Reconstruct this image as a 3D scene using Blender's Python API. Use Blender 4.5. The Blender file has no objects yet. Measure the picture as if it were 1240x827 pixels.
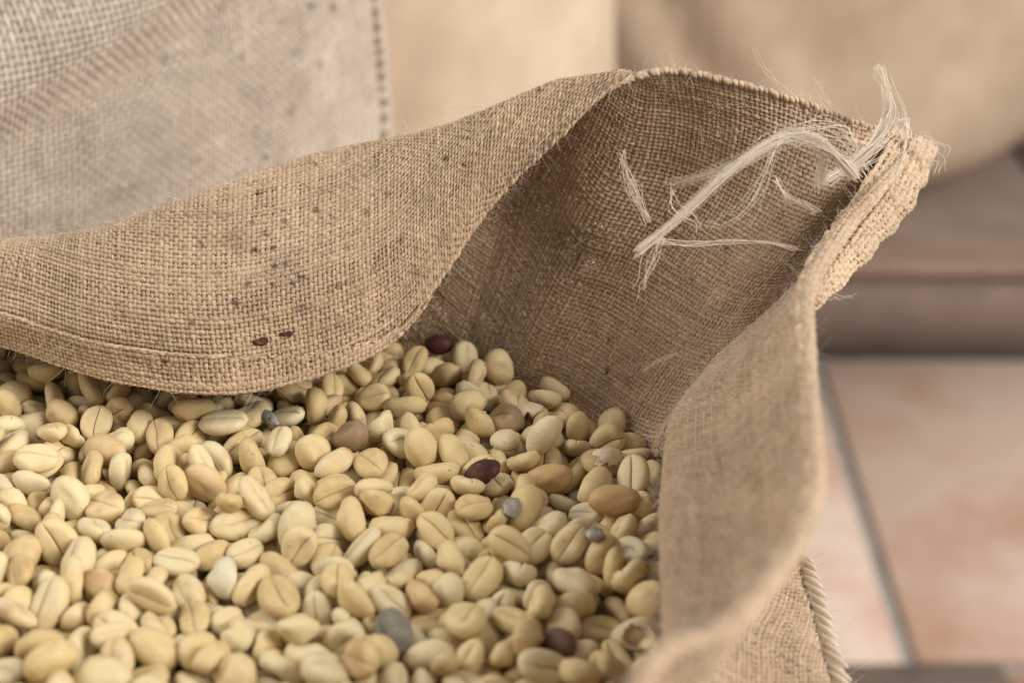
import bpy, math, random, time
import numpy as np
from mathutils import Vector, Matrix
from mathutils.bvhtree import BVHTree

sc = bpy.context.scene
T0 = time.time()

# ------------------------------------------------------------------ camera, world, lights, exposure
ZB = 0.41                       # height of the bean surface above the floor
ZC = 0.19                       # camera height above the bean surface
PITCH = math.radians(28.0)
FPX = 2100.0                    # focal length in photograph pixels (1240 wide)
SN, CS = math.sin(PITCH), math.cos(PITCH)

cam_d = bpy.data.cameras.new('camera')
cam = bpy.data.objects.new('camera', cam_d)
sc.collection.objects.link(cam)
cam.location = (0, 0, ZB + ZC)
cam.rotation_euler = (math.radians(90) - PITCH, 0, 0)
cam_d.sensor_width = 36.0
cam_d.lens = 36.0 * FPX / 1240.0
cam_d.clip_start = 0.01
cam_d.clip_end = 60.0
cam_d.dof.use_dof = True
cam_d.dof.focus_distance = 0.368
cam_d.dof.aperture_fstop = 11.2
sc.camera = cam

world = bpy.data.worlds.new('World')
sc.world = world
world.use_nodes = True
bg = world.node_tree.nodes['Background']
bg.inputs['Color'].default_value = (1.0, 0.985, 0.965, 1)
bg.inputs['Strength'].default_value = 0.43


def area_light(name, loc, target, size, power, color):
    d = bpy.data.lights.new(name, 'AREA')
    d.shape = 'RECTANGLE'
    d.size, d.size_y = size
    d.energy = power
    d.color = color
    o = bpy.data.objects.new(name, d)
    sc.collection.objects.link(o)
    o.location = loc
    v = Vector(target) - Vector(loc)
    o.rotation_euler = v.to_track_quat('-Z', 'Y').to_euler()
    return o


area_light('window_light', (-2.0, 0.45, 1.75), (0, 0.35, ZB), (1.1, 1.1), 40, (1.0, 0.98, 0.96))
area_light('doorway_light', (2.0, -0.65, 1.85), (0, 0.35, ZB), (1.2, 1.4), 108, (1.0, 0.985, 0.965))

sc.view_settings.view_transform = 'Standard'
sc.view_settings.look = 'None'
sc.view_settings.gamma = 1.0
sc.view_settings.exposure = 0.0
sc.view_settings.use_curve_mapping = False
sc.cycles.use_denoising = True
sc.cycles.max_bounces = 8
sc.cycles.diffuse_bounces = 5

# ------------------------------------------------------------------ helpers
RNG = np.random.default_rng(7)
rnd = random.Random(11)


def ray(px, py):
    t = (py - 413.5) / FPX
    return np.array([(px - 620.0) / FPX, CS - t * SN, -(SN + t * CS)])


def at_z(px, py, dz):                     # point on the horizontal plane dz above the bean surface
    d = ray(px, py)
    k = (dz - ZC) / d[2]
    return np.array([0, 0, ZB + ZC]) + d * k


def at_d(px, py, depth):
    return np.array([0, 0, ZB + ZC]) + ray(px, py) * depth


def to_px(P):
    P = np.asarray(P, float)
    q = P - np.array([0, 0, ZB + ZC])
    dep = q[..., 1] * CS - q[..., 2] * SN
    up = q[..., 1] * SN + q[..., 2] * CS
    return np.stack([620 + FPX * q[..., 0] / dep, 413.5 - FPX * up / dep, dep], -1)


def link(o):
    sc.collection.objects.link(o)
    return o


def np_mesh(name, V, F, smooth=True, attrs=None):
    """V (n,3), F (m,k) with k 3 or 4, attrs {name: per-vertex floats}"""
    V = np.asarray(V, np.float32)
    F = np.asarray(F, np.int32)
    m = bpy.data.meshes.new(name)
    m.vertices.add(len(V))
    m.vertices.foreach_set('co', V.ravel())
    k = F.shape[1]
    m.loops.add(F.size)
    m.loops.foreach_set('vertex_index', F.ravel())
    m.polygons.add(len(F))
    m.polygons.foreach_set('loop_start', np.arange(0, F.size, k, dtype=np.int32))
    m.polygons.foreach_set('loop_total', np.full(len(F), k, np.int32))
    if smooth:
        m.polygons.foreach_set('use_smooth', np.ones(len(F), bool))
    for a, val in (attrs or {}).items():
        at = m.attributes.new(a, 'FLOAT', 'POINT')
        at.data.foreach_set('value', np.asarray(val, np.float32))
    m.update(calc_edges=True)
    return m


def obj(name, mesh, mat=None, parent=None, **props):
    o = link(bpy.data.objects.new(name, mesh))
    if mat and mesh and not mesh.materials:
        mesh.materials.append(mat)
    o.parent = parent
    for k, v in props.items():
        o[k] = v
    return o


def empty(name, loc, **props):
    o = link(bpy.data.objects.new(name, None))
    o.location = loc
    o.empty_display_size = 0.02
    for k, v in props.items():
        o[k] = v
    return o


def under(o, parent):                    # parent while keeping the world place of the mesh
    o.parent = parent
    o.matrix_parent_inverse = Matrix.Translation(parent.location).inverted()
    return o


def merge(parts):
    """parts: list of (V, F, {attrs}) with equal face size"""
    Vs, Fs, A, off = [], [], {}, 0
    for V, F, at in parts:
        Vs.append(V)
        Fs.append(F + off)
        off += len(V)
        for k, v in at.items():
            A.setdefault(k, []).append(v)
    return np.concatenate(Vs), np.concatenate(Fs), {k: np.concatenate(v) for k, v in A.items()}


def smooth_noise(n, step, rng=RNG):
    k = max(4, int(n / step) + 4)
    c = rng.normal(size=k)
    x = np.linspace(1, k - 3.001, n)
    i = x.astype(int)
    f = x - i
    f = f * f * (3 - 2 * f)
    return c[i] * (1 - f) + c[i + 1] * f


def noise2(n, m, stepn, stepm, rng=RNG):
    a = max(3, int(n / stepn) + 3)
    b = max(3, int(m / stepm) + 3)
    c = rng.normal(size=(a, b))
    x = np.linspace(0, a - 1.001, n)
    y = np.linspace(0, b - 1.001, m)
    i, j = x.astype(int), y.astype(int)
    fx, fy = (x - i)[:, None], (y - j)[None]
    fx, fy = fx * fx * (3 - 2 * fx), fy * fy * (3 - 2 * fy)
    return (c[i][:, j] * (1 - fx) * (1 - fy) + c[i + 1][:, j] * fx * (1 - fy)
            + c[i][:, j + 1] * (1 - fx) * fy + c[i + 1][:, j + 1] * fx * fy)


def catmull(P, t, closed=False):
    """P (n,...) control points, t float indices"""
    n = len(P)
    i = np.floor(t).astype(int)
    if not closed:
        i = np.clip(i, 0, n - 2)
    f = (t - i).reshape((-1,) + (1,) * (P.ndim - 1))
    if closed:
        g = [P[(i + k) % n] for k in (-1, 0, 1, 2)]
    else:
        g = [P[np.clip(i + k, 0, n - 1)] for k in (-1, 0, 1, 2)]
        g[0] = np.where((i == 0).reshape(f.shape), 2 * g[1] - g[2], g[0])
        g[3] = np.where((i == n - 2).reshape(f.shape), 2 * g[2] - g[1], g[3])
    return 0.5 * (2 * g[1] + (g[2] - g[0]) * f + (2 * g[0] - 5 * g[1] + 4 * g[2] - g[3]) * f ** 2
                  + (3 * g[1] - g[0] - 3 * g[2] + g[3]) * f ** 3)


def tube(path, r, sides=3, tint=0.5):
    """thin fibre: path (n,3), r scalar or (n,)"""
    path = np.asarray(path, float)
    n = len(path)
    tg = np.gradient(path, axis=0)
    tg /= np.linalg.norm(tg, axis=1, keepdims=True) + 1e-12
    ref = np.array([0.31, 0.52, 0.79])
    b = np.cross(tg, ref)
    b /= np.linalg.norm(b, axis=1, keepdims=True) + 1e-12
    c = np.cross(tg, b)
    a = np.arange(sides) * 2 * math.pi / sides
    rr = np.broadcast_to(np.asarray(r, float), (n,))[:, None, None]
    V = path[:, None] + rr * (b[:, None] * np.cos(a)[None, :, None] + c[:, None] * np.sin(a)[None, :, None])
    k = np.arange(n - 1)[:, None] * sides
    s = np.arange(sides)[None]
    s2 = (s + 1) % sides
    F = np.stack([k + s, k + s2, k + sides + s2, k + sides + s], -1).reshape(-1, 4)
    return V.reshape(-1, 3), F, {'tint': np.full(n * sides, tint)}


def blob(center, ax, ay, az, nu=8, nv=5, tint=0.5):
    """small ellipsoid with axis vectors"""
    th = np.linspace(0.12, math.pi - 0.12, nv)
    ph = np.arange(nu) * 2 * math.pi / nu
    d = np.stack([np.cos(th)[:, None] * np.ones(nu), np.sin(th)[:, None] * np.cos(ph), np.sin(th)[:, None] * np.sin(ph)], -1)
    V = center + d[..., :1] * ax + d[..., 1:2] * ay + d[..., 2:3] * az
    k = np.arange(nv - 1)[:, None] * nu
    s = np.arange(nu)[None]
    F = np.stack([k + s, k + (s + 1) % nu, k + nu + (s + 1) % nu, k + nu + s], -1).reshape(-1, 4)
    return V.reshape(-1, 3), F, {'tint': np.full(nu * nv, tint)}


# ------------------------------------------------------------------ materials
def new_mat(name):
    m = bpy.data.materials.new(name)
    m.use_nodes = True
    nt = m.node_tree
    return m, nt, nt.nodes['Principled BSDF'], nt.nodes['Material Output']


def N(nt, typ, **kw):
    n = nt.nodes.new(typ)
    for k, v in kw.items():
        setattr(n, k, v)
    return n


def ramp(nt, fac, stops):
    r = N(nt, 'ShaderNodeValToRGB')
    e = r.color_ramp.elements
    while len(e) < len(stops):
        e.new(0.5)
    for k, (p, c) in enumerate(stops):
        e[k].position = p
        e[k].color = (*c, 1)
    nt.links.new(fac, r.inputs['Fac'])
    return r.outputs['Color']


def attr(nt, name):
    a = N(nt, 'ShaderNodeAttribute')
    a.attribute_name = name
    return a.outputs['Fac']


def math_(nt, op, a, b=None, c=None):
    n = N(nt, 'ShaderNodeMath', operation=op)
    for k, v in enumerate((a, b, c)):
        if v is None:
            continue
        if isinstance(v, (int, float)):
            n.inputs[k].default_value = v
        else:
            nt.links.new(v, n.inputs[k])
    return n.outputs[0]


def mixc(nt, fac, a, b, mode='MIX'):
    n = N(nt, 'ShaderNodeMix', data_type='RGBA', blend_type=mode)
    for s, v in ((n.inputs[0], fac), (n.inputs[6], a), (n.inputs[7], b)):
        if isinstance(v, (int, float)):
            s.default_value = v
        elif isinstance(v, tuple):
            s.default_value = (*v, 1)
        else:
            nt.links.new(v, s)
    return n.outputs[2]


def noise(nt, coord, scale, detail=4, rough=0.6):
    n = N(nt, 'ShaderNodeTexNoise')
    n.inputs['Scale'].default_value = scale
    n.inputs['Detail'].default_value = detail
    n.inputs['Roughness'].default_value = rough
    if coord is not None:
        nt.links.new(coord, n.inputs['Vector'])
    return n.outputs['Fac']


def fibre_mat(name, dark, light, transl=0.22):
    """jute yarn: tint attribute picks the shade, stain attribute is dirt on the cloth"""
    m, nt, p, out = new_mat(name)
    geo = N(nt, 'ShaderNodeNewGeometry')
    fine = noise(nt, geo.outputs['Position'], 1500, 3, 0.7)
    big = noise(nt, geo.outputs['Position'], 45, 3, 0.55)
    f = math_(nt, 'ADD', math_(nt, 'MULTIPLY', attr(nt, 'tint'), 0.62), math_(nt, 'MULTIPLY_ADD', fine, 0.9, -0.22))
    f = math_(nt, 'ADD', f, math_(nt, 'MULTIPLY_ADD', big, 0.55, -0.36))
    col = ramp(nt, f, [(0.05, dark), (0.5, tuple((a + b) / 2 for a, b in zip(dark, light))), (0.95, light)])
    col = mixc(nt, attr(nt, 'stain'), col, (0.085, 0.043, 0.024))
    nt.links.new(col, p.inputs['Base Color'])
    p.inputs['Roughness'].default_value = 0.85
    p.inputs['Specular IOR Level'].default_value = 0.18
    p.inputs['Sheen Weight'].default_value = 0.12
    p.inputs['Sheen Roughness'].default_value = 0.5
    tr = N(nt, 'ShaderNodeBsdfTranslucent')
    nt.links.new(col, tr.inputs['Color'])
    mx = N(nt, 'ShaderNodeMixShader')
    mx.inputs[0].default_value = transl
    nt.links.new(p.outputs[0], mx.inputs[1])
    nt.links.new(tr.outputs[0], mx.inputs[2])
    nt.links.new(mx.outputs[0], out.inputs['Surface'])
    return m


def sheet_mat(name, dark, light, pitch):
    """woven cloth as a sheet: UV in metres along the threads"""
    m, nt, p, out = new_mat(name)
    uv = N(nt, 'ShaderNodeUVMap')
    sep = N(nt, 'ShaderNodeSeparateXYZ')
    nt.links.new(uv.outputs[0], sep.inputs[0])
    geo = N(nt, 'ShaderNodeNewGeometry')
    wob = math_(nt, 'MULTIPLY', noise(nt, geo.outputs['Position'], 160, 2), 1.1)
    u = math_(nt, 'MULTIPLY_ADD', sep.outputs[0], math.pi / pitch, wob)
    v = math_(nt, 'MULTIPLY_ADD', sep.outputs[1], math.pi / pitch, wob)
    cell = math_(nt, 'MULTIPLY', math_(nt, 'SINE', u), math_(nt, 'SINE', v))
    h = math_(nt, 'POWER', math_(nt, 'ABSOLUTE', cell), 0.5)
    over = math_(nt, 'MULTIPLY_ADD', math_(nt, 'SIGN', cell), 0.08, 0.0)
    big = noise(nt, geo.outputs['Position'], 22, 4)
    fine = noise(nt, geo.outputs['Position'], 900, 3)
    f = math_(nt, 'ADD', math_(nt, 'MULTIPLY', h, 0.42), math_(nt, 'ADD', over, math_(nt, 'MULTIPLY', fine, 0.5)))
    f = math_(nt, 'ADD', f, math_(nt, 'MULTIPLY_ADD', big, 0.7, -0.42))
    col = ramp(nt, f, [(0.05, dark), (0.9, light)])
    nt.links.new(col, p.inputs['Base Color'])
    p.inputs['Roughness'].default_value = 0.9
    p.inputs['Specular IOR Level'].default_value = 0.15
    b = N(nt, 'ShaderNodeBump')
    b.inputs['Strength'].default_value = 0.7
    b.inputs['Distance'].default_value = pitch * 0.35
    nt.links.new(math_(nt, 'ADD', h, over), b.inputs['Height'])
    nt.links.new(b.outputs[0], p.inputs['Normal'])
    return m


JUTE_D, JUTE_L = (0.275, 0.174, 0.101), (0.765, 0.573, 0.378)
M_jute = fibre_mat('jute_yarn', JUTE_D, JUTE_L)
M_jute_pale = fibre_mat('pale_jute_fibre', (0.76, 0.65, 0.50), (0.99, 0.94, 0.85), 0.45)
M_jute_sheet = sheet_mat('jute_cloth', (0.265, 0.168, 0.098), (0.72, 0.535, 0.35), 0.00125)
M_grey_yarn = fibre_mat('grey_jute_yarn', (0.35, 0.272, 0.20), (0.87, 0.755, 0.62))
M_grey_sheet = sheet_mat('grey_jute_cloth', (0.33, 0.245, 0.165), (0.86, 0.72, 0.56), 0.0018)
M_tan_sheet = sheet_mat('tan_jute_cloth', (0.42, 0.31, 0.21), (0.84, 0.67, 0.50), 0.0014)
M_brown_sheet = sheet_mat('brown_jute_cloth', (0.29, 0.205, 0.135), (0.72, 0.565, 0.41), 0.0014)


def plain_noise_mat(name, stops, scale, rough=0.8, bump=0.0, bump_scale=None, spec=0.3):
    m, nt, p, out = new_mat(name)
    tc = N(nt, 'ShaderNodeNewGeometry')
    oi = N(nt, 'ShaderNodeObjectInfo')
    add = N(nt, 'ShaderNodeVectorMath', operation='ADD')
    comb = N(nt, 'ShaderNodeCombineXYZ')
    nt.links.new(math_(nt, 'MULTIPLY', oi.outputs['Random'], 17.0), comb.inputs[0])
    nt.links.new(tc.outputs['Position'], add.inputs[0])
    nt.links.new(comb.outputs[0], add.inputs[1])
    f = noise(nt, add.outputs[0], scale, 6, 0.62)
    nt.links.new(ramp(nt, f, stops), p.inputs['Base Color'])
    p.inputs['Roughness'].default_value = rough
    p.inputs['Specular IOR Level'].default_value = spec
    if bump:
        b = N(nt, 'ShaderNodeBump')
        b.inputs['Strength'].default_value = 0.5
        b.inputs['Distance'].default_value = bump
        nt.links.new(noise(nt, add.outputs[0], bump_scale or scale * 8, 4), b.inputs['Height'])
        nt.links.new(b.outputs[0], p.inputs['Normal'])
    return m


M_tile = plain_noise_mat('terracotta_tile', [(0.25, (0.42, 0.225, 0.15)), (0.43, (0.53, 0.355, 0.27)),
                                            (0.56, (0.60, 0.475, 0.39)), (0.75, (0.53, 0.355, 0.265))], 7.5, 0.55, 0.0006, 160)
M_grout = plain_noise_mat('grey_grout', [(0.3, (0.25, 0.235, 0.21)), (0.7, (0.36, 0.34, 0.305))], 60, 0.95, 0.0005)
M_step = plain_noise_mat('brown_step', [(0.3, (0.13, 0.092, 0.07)), (0.7, (0.21, 0.155, 0.12))], 14, 0.7, 0.0006, 200)
M_nosing = plain_noise_mat('red_brown_nosing', [(0.3, (0.20, 0.13, 0.098)), (0.7, (0.28, 0.185, 0.14))], 18, 0.55, 0.0004, 200)
M_board = plain_noise_mat('weathered_board', [(0.3, (0.10, 0.075, 0.055)), (0.7, (0.19, 0.15, 0.115))], 25, 0.85, 0.0008, 120)


# ------------------------------------------------------------------ floor, tiles, step
def box_verts(x0, x1, y0, y1, z0, z1, b):
    """box with its top edges chamfered by b"""
    V = [(x0, y0, z0), (x1, y0, z0), (x1, y1, z0), (x0, y1, z0),
         (x0, y0, z1 - b), (x1, y0, z1 - b), (x1, y1, z1 - b), (x0, y1, z1 - b),
         (x0 + b, y0 + b, z1), (x1 - b, y0 + b, z1), (x1 - b, y1 - b, z1), (x0 + b, y1 - b, z1)]
    F = [(3, 2, 1, 0)]
    for a in (0, 4):
        for k in range(4):
            F.append((a + k, a + (k + 1) % 4, a + 4 + (k + 1) % 4, a + 4 + k))
    F.append((8, 9, 10, 11))
    return np.array(V), np.array(F)


V, F = box_verts(-1.9, 1.9, -0.6, 2.6, -0.05, -0.004, 0.001)
floor = obj('floor', np_mesh('floor', V, F, False), M_grout, kind='structure')
TP = 0.35
tx0, ty0 = 0.2185, 0.752
V, F = box_verts(0.0045, TP - 0.0045, 0.0045, TP - 0.0045, -0.012, 0.0, 0.0018)
tile_me = np_mesh('tile', V, F, False)
tile_me.materials.append(M_tile)
for a in range(-4, 4):
    for b in range(-3, 1):
        o = link(bpy.data.objects.new('tile', tile_me))
        o.location = (tx0 + a * TP, ty0 + b * TP, rnd.uniform(-0.0005, 0.0005))
        o.parent = floor

YS, HS = 1.1055, 0.078
V, F = box_verts(-1.9, 1.9, YS, 2.6, -0.003, HS - 0.012, 0.001)
step = obj('step', np_mesh('step', V, F, False), M_step, kind='structure')
# rounded nosing tiles along the step's front edge and tread tiles behind them
prof = [(0.022, -0.012), (0.0, -0.012)] + [(-0.004 - 0.006 * math.cos(a), -0.006 + 0.006 * math.sin(a)) for a in np.linspace(-1.2, 1.45, 7)] + [(0.022, 0.0)]
w = 0.346
PV = [(x, YS + py_, HS + pz) for x in (0.002, w) for py_, pz in prof]
n = len(prof)
me = bpy.data.meshes.new('nosing_tile')
me.from_pydata(PV, [], [tuple(range(n)), tuple(range(2 * n - 1, n - 1, -1))] + [(k, k + n, (k + 1) % n + n, (k + 1) % n) for k in range(n)])
me.materials.append(M_nosing)
for a in range(-5, 5):
    o = link(bpy.data.objects.new('nosing_tile', me))
    o.location = (0.06 + a * 0.35, 0, 0)
    o.parent = step
V, F = box_verts(0.002, 0.346, 0.002, 0.346, -0.012, 0.0, 0.0015)
tread_me = np_mesh('tread_tile', V, F, False)
tread_me.materials.append(M_step)
for a in range(-5, 5):
    for b in range(4):
        o = link(bpy.data.objects.new('tread_tile', tread_me))
        o.location = (0.06 + a * 0.35, YS + 0.024 + b * 0.35, HS - 0.0004)
        o.parent = step

V, F = box_verts(0.05, 0.2635, 0.640, 0.7420, 0.0008, 0.011, 0.002)
nb = 14                                    # slightly uneven sawn edge
obj('wooden_board', np_mesh('wooden_board', V, F, False), M_board,
    label='flat grey brown wooden board lying on the floor tiles behind the open sack', category='board')


# ------------------------------------------------------------------ woven cloth as real yarns
def weave(G, mask, half_w, half_h, amp, sides=4, seed=1, jit=0.10, tint_base=0.5, vary=1.0):
    """G (2nu+1, 2nv+1, 3): surface points at half-thread steps; warp at even i, weft at even j.
    mask (same grid): where cloth exists. Returns V, F, attrs."""
    rg = np.random.default_rng(seed)
    A, B = G.shape[:2]
    du = np.gradient(G, axis=0)
    dv = np.gradient(G, axis=1)
    lu = np.linalg.norm(du, axis=2, keepdims=True) + 1e-9
    lv = np.linalg.norm(dv, axis=2, keepdims=True) + 1e-9
    du_n, dv_n = du / lu, dv / lv
    nrm = np.cross(du_n, dv_n)
    nrm /= np.linalg.norm(nrm, axis=2, keepdims=True) + 1e-9
    mean_p = float(np.median(lu[mask]) + np.median(lv[mask]))     # about one pitch
    out = []
    ii = np.arange(A)[:, None]
    jj = np.arange(B)[None]
    wave = np.cos(math.pi * (ii + jj) / 2.0 + 0.0)                 # +1/-1 at crossings along either thread
    for kind in (0, 1):
        if kind == 0:
            P, t, s, m = G[::2], dv_n[::2], du_n[::2], mask[::2]
            nn, lw = nrm[::2], lu[::2]
            wv = np.cos(math.pi * (np.arange(0, A, 2)[:, None] / 2 + np.arange(B)[None] / 2))
        else:
            P, t, s, m = (np.swapaxes(q[:, ::2], 0, 1) for q in (G, du_n, dv_n, mask))
            nn, lw = np.swapaxes(nrm[:, ::2], 0, 1), np.swapaxes(lv[:, ::2], 0, 1)
            wv = -np.cos(math.pi * (np.arange(0, B, 2)[:, None] / 2 + np.arange(A)[None] / 2))
        n, L = P.shape[:2]
        thick = np.clip(1 + vary * (0.15 * rg.normal(size=(n, 1)) + 0.22 * noise2(n, L, 1, 8, rg)), 0.55, 1.7)
        off = (0.6 * noise2(n, L, 1, 16, rg) + 0.5 * rg.normal(size=(n, 1))) * jit
        lw = np.clip(lw * 2, 0.6 * mean_p, 1.25 * mean_p)
        C = P + s * (off * mean_p)[..., None] + nn * (wv * amp)[..., None]
        C = C + nn * (rg.normal(size=(n, L)) * amp * 0.12)[..., None]
        ang = np.arange(sides) * 2 * math.pi / sides
        R = (s[:, :, None] * np.cos(ang)[None, None, :, None] * (lw * half_w / mean_p)[:, :, None]
             + nn[:, :, None] * np.sin(ang)[None, None, :, None] * half_h) * thick[:, :, None, None]
        Vv = C[:, :, None] + R
        tint = np.clip(tint_base + vary * 0.07 * rg.normal(size=(n, 1)) + 0.15 * noise2(n, L, 1, 5, rg), 0, 1)
        tint = np.broadcast_to(tint[:, :, None], (n, L, sides))
        idx = np.arange(n * L * sides).reshape(n, L, sides)
        ok = m[:, :-1] & m[:, 1:]
        q = np.stack([idx[:, :-1], np.roll(idx, -1, 2)[:, :-1], np.roll(idx, -1, 2)[:, 1:], idx[:, 1:]], -1)
        Fq = q[ok].reshape(-1, 4)
        used = np.unique(Fq)
        remap = np.full(n * L * sides, -1, np.int64)
        remap[used] = np.arange(len(used))
        out.append((Vv.reshape(-1, 3)[used], remap[Fq], {'tint': tint.ravel()[used]}))
    return merge(out)


def stain_at(V, spots):
    """dirt spots given by where they sit in the photograph, as marks in the cloth itself"""
    q = to_px(V)
    st = np.zeros(len(V))
    rg = np.random.default_rng(5)
    wob = rg.normal(size=len(V)) * 0.28
    for (x, y, r, k, e) in spots:
        d = np.hypot((q[:, 0] - x) / (r * e), (q[:, 1] - y) / r) + wob
        st = np.maximum(st, k * np.clip((1.25 - d) * 2.2, 0, 1))
    return np.clip(st, 0, 1)


# ------------------------------------------------------------------ the open sack: columns of control points
def Z(p, dz):
    q = np.array(p, float)
    q[2] = ZB + dz
    return q


cols = []        # each: (P2, P3, P4, P5, P6, woven depth from the edge)
CEN = np.array([-0.085, 0.275])


def wall(rim, rz, base, bul=0.0, p3=None):
    """rim and base as pixels (base where the cloth meets the beans)"""
    r = at_z(*rim, rz) if len(rim) == 2 else np.array([rim[0], rim[1], ZB + rim[2]])
    if len(base) == 2:
        b = at_z(*base, 0.0)
    else:
        b = np.array([base[0], base[1], ZB + base[2]])
    if p3 is None:
        q = b + 0.30 * (r - b)
        dirv = np.append(b[:2] - CEN, 0)
        dirv /= np.linalg.norm(dirv)
        q = q + dirv * bul * 0.8
        m1 = b + 0.58 * (r - b) + dirv * bul
        m2 = b + 0.82 * (r - b) + dirv * bul * 0.6
    else:
        q = at_z(p3[0], p3[1], p3[2])
        dirv = np.append(r[:2] - q[:2], 0)
        m1 = q + 0.42 * (r - q) + dirv * 0.10 + np.array([0, 0, -0.003])
        m2 = q + 0.76 * (r - q) + dirv * 0.08 + np.array([0, 0, -0.002])
    b2 = b.copy()
    dd = np.append(b[:2] - CEN, 0)
    dd /= np.linalg.norm(dd)
    b2 = b2 + dd * 0.003
    b2[2] = ZB - 0.014
    cols.append((b2, q, m1, m2, r))


FL = np.array([
    # hem x, y, z      crest x, y, z      belly   base x, y
    [-120, 398, .013, -120, 312, .029, .002, -140, 360],
    [0, 415, .012, 0, 303, .031, .003, -10, 368],
    [125, 455, .011, 110, 290, .036, .004, 110, 374],
    [250, 472, .011, 235, 246, .042, .006, 225, 380],
    [345, 462, .011, 335, 210, .046, .006, 320, 385],
    [420, 440, .013, 410, 189, .0485, .006, 390, 390],
    [485, 402, .016, 478, 176, .0515, .006, 445, 393],
    [540, 330, .026, 541, 160, .0555, .005, 487, 396],
    [595, 248, .039, 604, 138, .060, .0035, 522, 402],
    [664, 180, .052, 672, 112, .0635, .0015, 555, 410],
    [728, 117, .0632, 738, 98, .0660, .0003, 590, 422]])


def flap_column(r):
    h = at_z(r[0], r[1], r[2])
    c = at_z(r[3], r[4], r[5])
    d = c - h
    nrm = np.array([0, -d[2], d[1]])
    nrm /= np.linalg.norm(nrm)
    p5 = h + 0.45 * d + nrm * r[6]
    c2 = c + np.array([0, min(.006, .5 * np.linalg.norm(d)), -0.0005])
    p2 = at_z(r[7], r[8], 0.0) + np.array([0, 0.006, -0.014])
    p3 = p2 + 0.5 * (c2 - p2) + np.array([0, 0.013, 0.0])
    return p2, p3, c2, p5, h


for r in FL:
    cols.append(flap_column(r))
wall((806, 84), 0.0685, (640, 442), 0.016)                    # 11
wall((925, 107), 0.0645, (705, 474), 0.014)                   # 12
wall((1030, 145), 0.056, (768, 512), 0.009)                  # 13
wall((1096, 176), 0.048, (792, 530), 0.003)                  # 14
wall((1030, 256), 0.046, (812, 545), 0, (852, 452, 0.012))   # 15
wall((966, 345), 0.047, (815, 585), 0, (812, 500, 0.014))    # 16
wall((963, 425), 0.047, (815, 630), 0, (802, 555, 0.0155))    # 17
wall((981, 520), 0.048, (815, 690), 0, (800, 615, 0.017))   # 18
wall((985, 578), 0.049, (818, 735), 0, (804, 680, 0.017))   # 19
wall((966, 645), 0.049, (820, 780), 0, (808, 735, 0.018))    # 20
wall((928, 704), 0.050, (815, 830), 0, (800, 790, 0.020))    # 21
wall((880, 758), 0.050, (790, 880), 0, (775, 840, 0.022))    # 22
wall((795, 800), 0.050, (740, 960), 0, (735, 900, 0.022))    # 23
wall((0.004, 0.150, 0.050), None, (-0.004, 0.172, 0.0), 0.0)       # 24
wall((-0.06, 0.134, 0.050), None, (-0.06, 0.160, 0.0), 0.0)        # 25
wall((-0.13, 0.142, 0.050), None, (-0.125, 0.168, 0.0), 0.0)       # 26
wall((-0.195, 0.19, 0.050), None, (-0.175, 0.205, 0.0), 0.0)       # 27
wall((-0.225, 0.25, 0.048), None, (-0.20, 0.255, 0.0), 0.0)        # 28
wall((-0.205, 0.315, 0.040), None, (-0.19, 0.315, 0.0), 0.0)       # 29
NC = len(cols)
DU = 16
# every column is sampled by its distance from the edge, so folds run smoothly from column to column
sv = np.linspace(0, 1, 181)
S_TOP = 0.115


def full_column(c, i):
    p2 = c[0]
    d = np.append(p2[:2] - CEN, 0)
    d /= np.linalg.norm(d)
    k = 1.0 - 0.45 * max(0.0, d[1])
    lev = [(-ZB + 0.002, 0.030), (-ZB + 0.035, 0.046), (-0.25, 0.056), (-0.12, 0.052), (-0.045, 0.036)]
    if 14 <= i <= 22:                       # neck close under the beans, then the filled body swells out
        c = (c[0] + np.array([0, 0, 0.009]),) + tuple(c[1:])
        lev = [(-ZB + 0.002, 0.020), (-ZB + 0.035, 0.034), (-0.25, 0.040), (-0.10, 0.032), (-0.030, 0.0325)]
    C = np.zeros((10, 3))
    for q, (z, o_) in enumerate(lev):
        C[q] = [p2[0] + d[0] * o_ * k, p2[1] + d[1] * o_ * k, ZB + z]
    C[5:] = c
    return C


def profile(C):
    p = catmull(C, np.linspace(0, 9, 721))[::-1]
    sl = np.concatenate([[0], np.cumsum(np.linalg.norm(np.diff(p, axis=0), axis=1))])
    q = np.concatenate([np.linspace(0, S_TOP, 121), S_TOP + (sl[-1] - S_TOP) * np.linspace(0, 1, 61)[1:]])
    return np.stack([np.interp(q, sl, p[:, ax]) for ax in range(3)], -1)


PROF = np.array([profile(full_column(c, i)) for i, c in enumerate(cols)])
tt = np.arange(0, NC, 1.0 / DU)
DENSE = catmull(PROF, tt, closed=True)
nf_ = 10 * DU + 1
FLf = catmull(FL, np.linspace(0, 10, nf_))
DENSE[:nf_] = np.array([profile(full_column(flap_column(r), 0)) for r in FLf])
# ease the joint between the flap and the upright wall
for _ in range(3):
    w0, w1 = nf_ - 14, nf_ + 10
    mid = DENSE[w0:w1].copy()
    DENSE[w0 + 1:w1 - 1] = .25 * mid[:-2] + .5 * mid[1:-1] + .25 * mid[2:]
DENSE = DENSE[:, ::-1]                               # bottom to edge
# soft random undulation of the cloth
und = noise2(len(tt), len(sv), 30, 26)
und *= np.linspace(0, 1, len(sv))[None] ** 0.5 * 0.0006 * np.where(tt < 9, 1.0, np.where(tt > 15, 1.9, .35))[:, None]
dirs = np.where((tt > 14)[:, None], np.array([-0.93, -0.2, 0.3]), np.array([0, -0.6, 0.8]))
DENSE = DENSE + und[..., None] * dirs[:, None]

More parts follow.
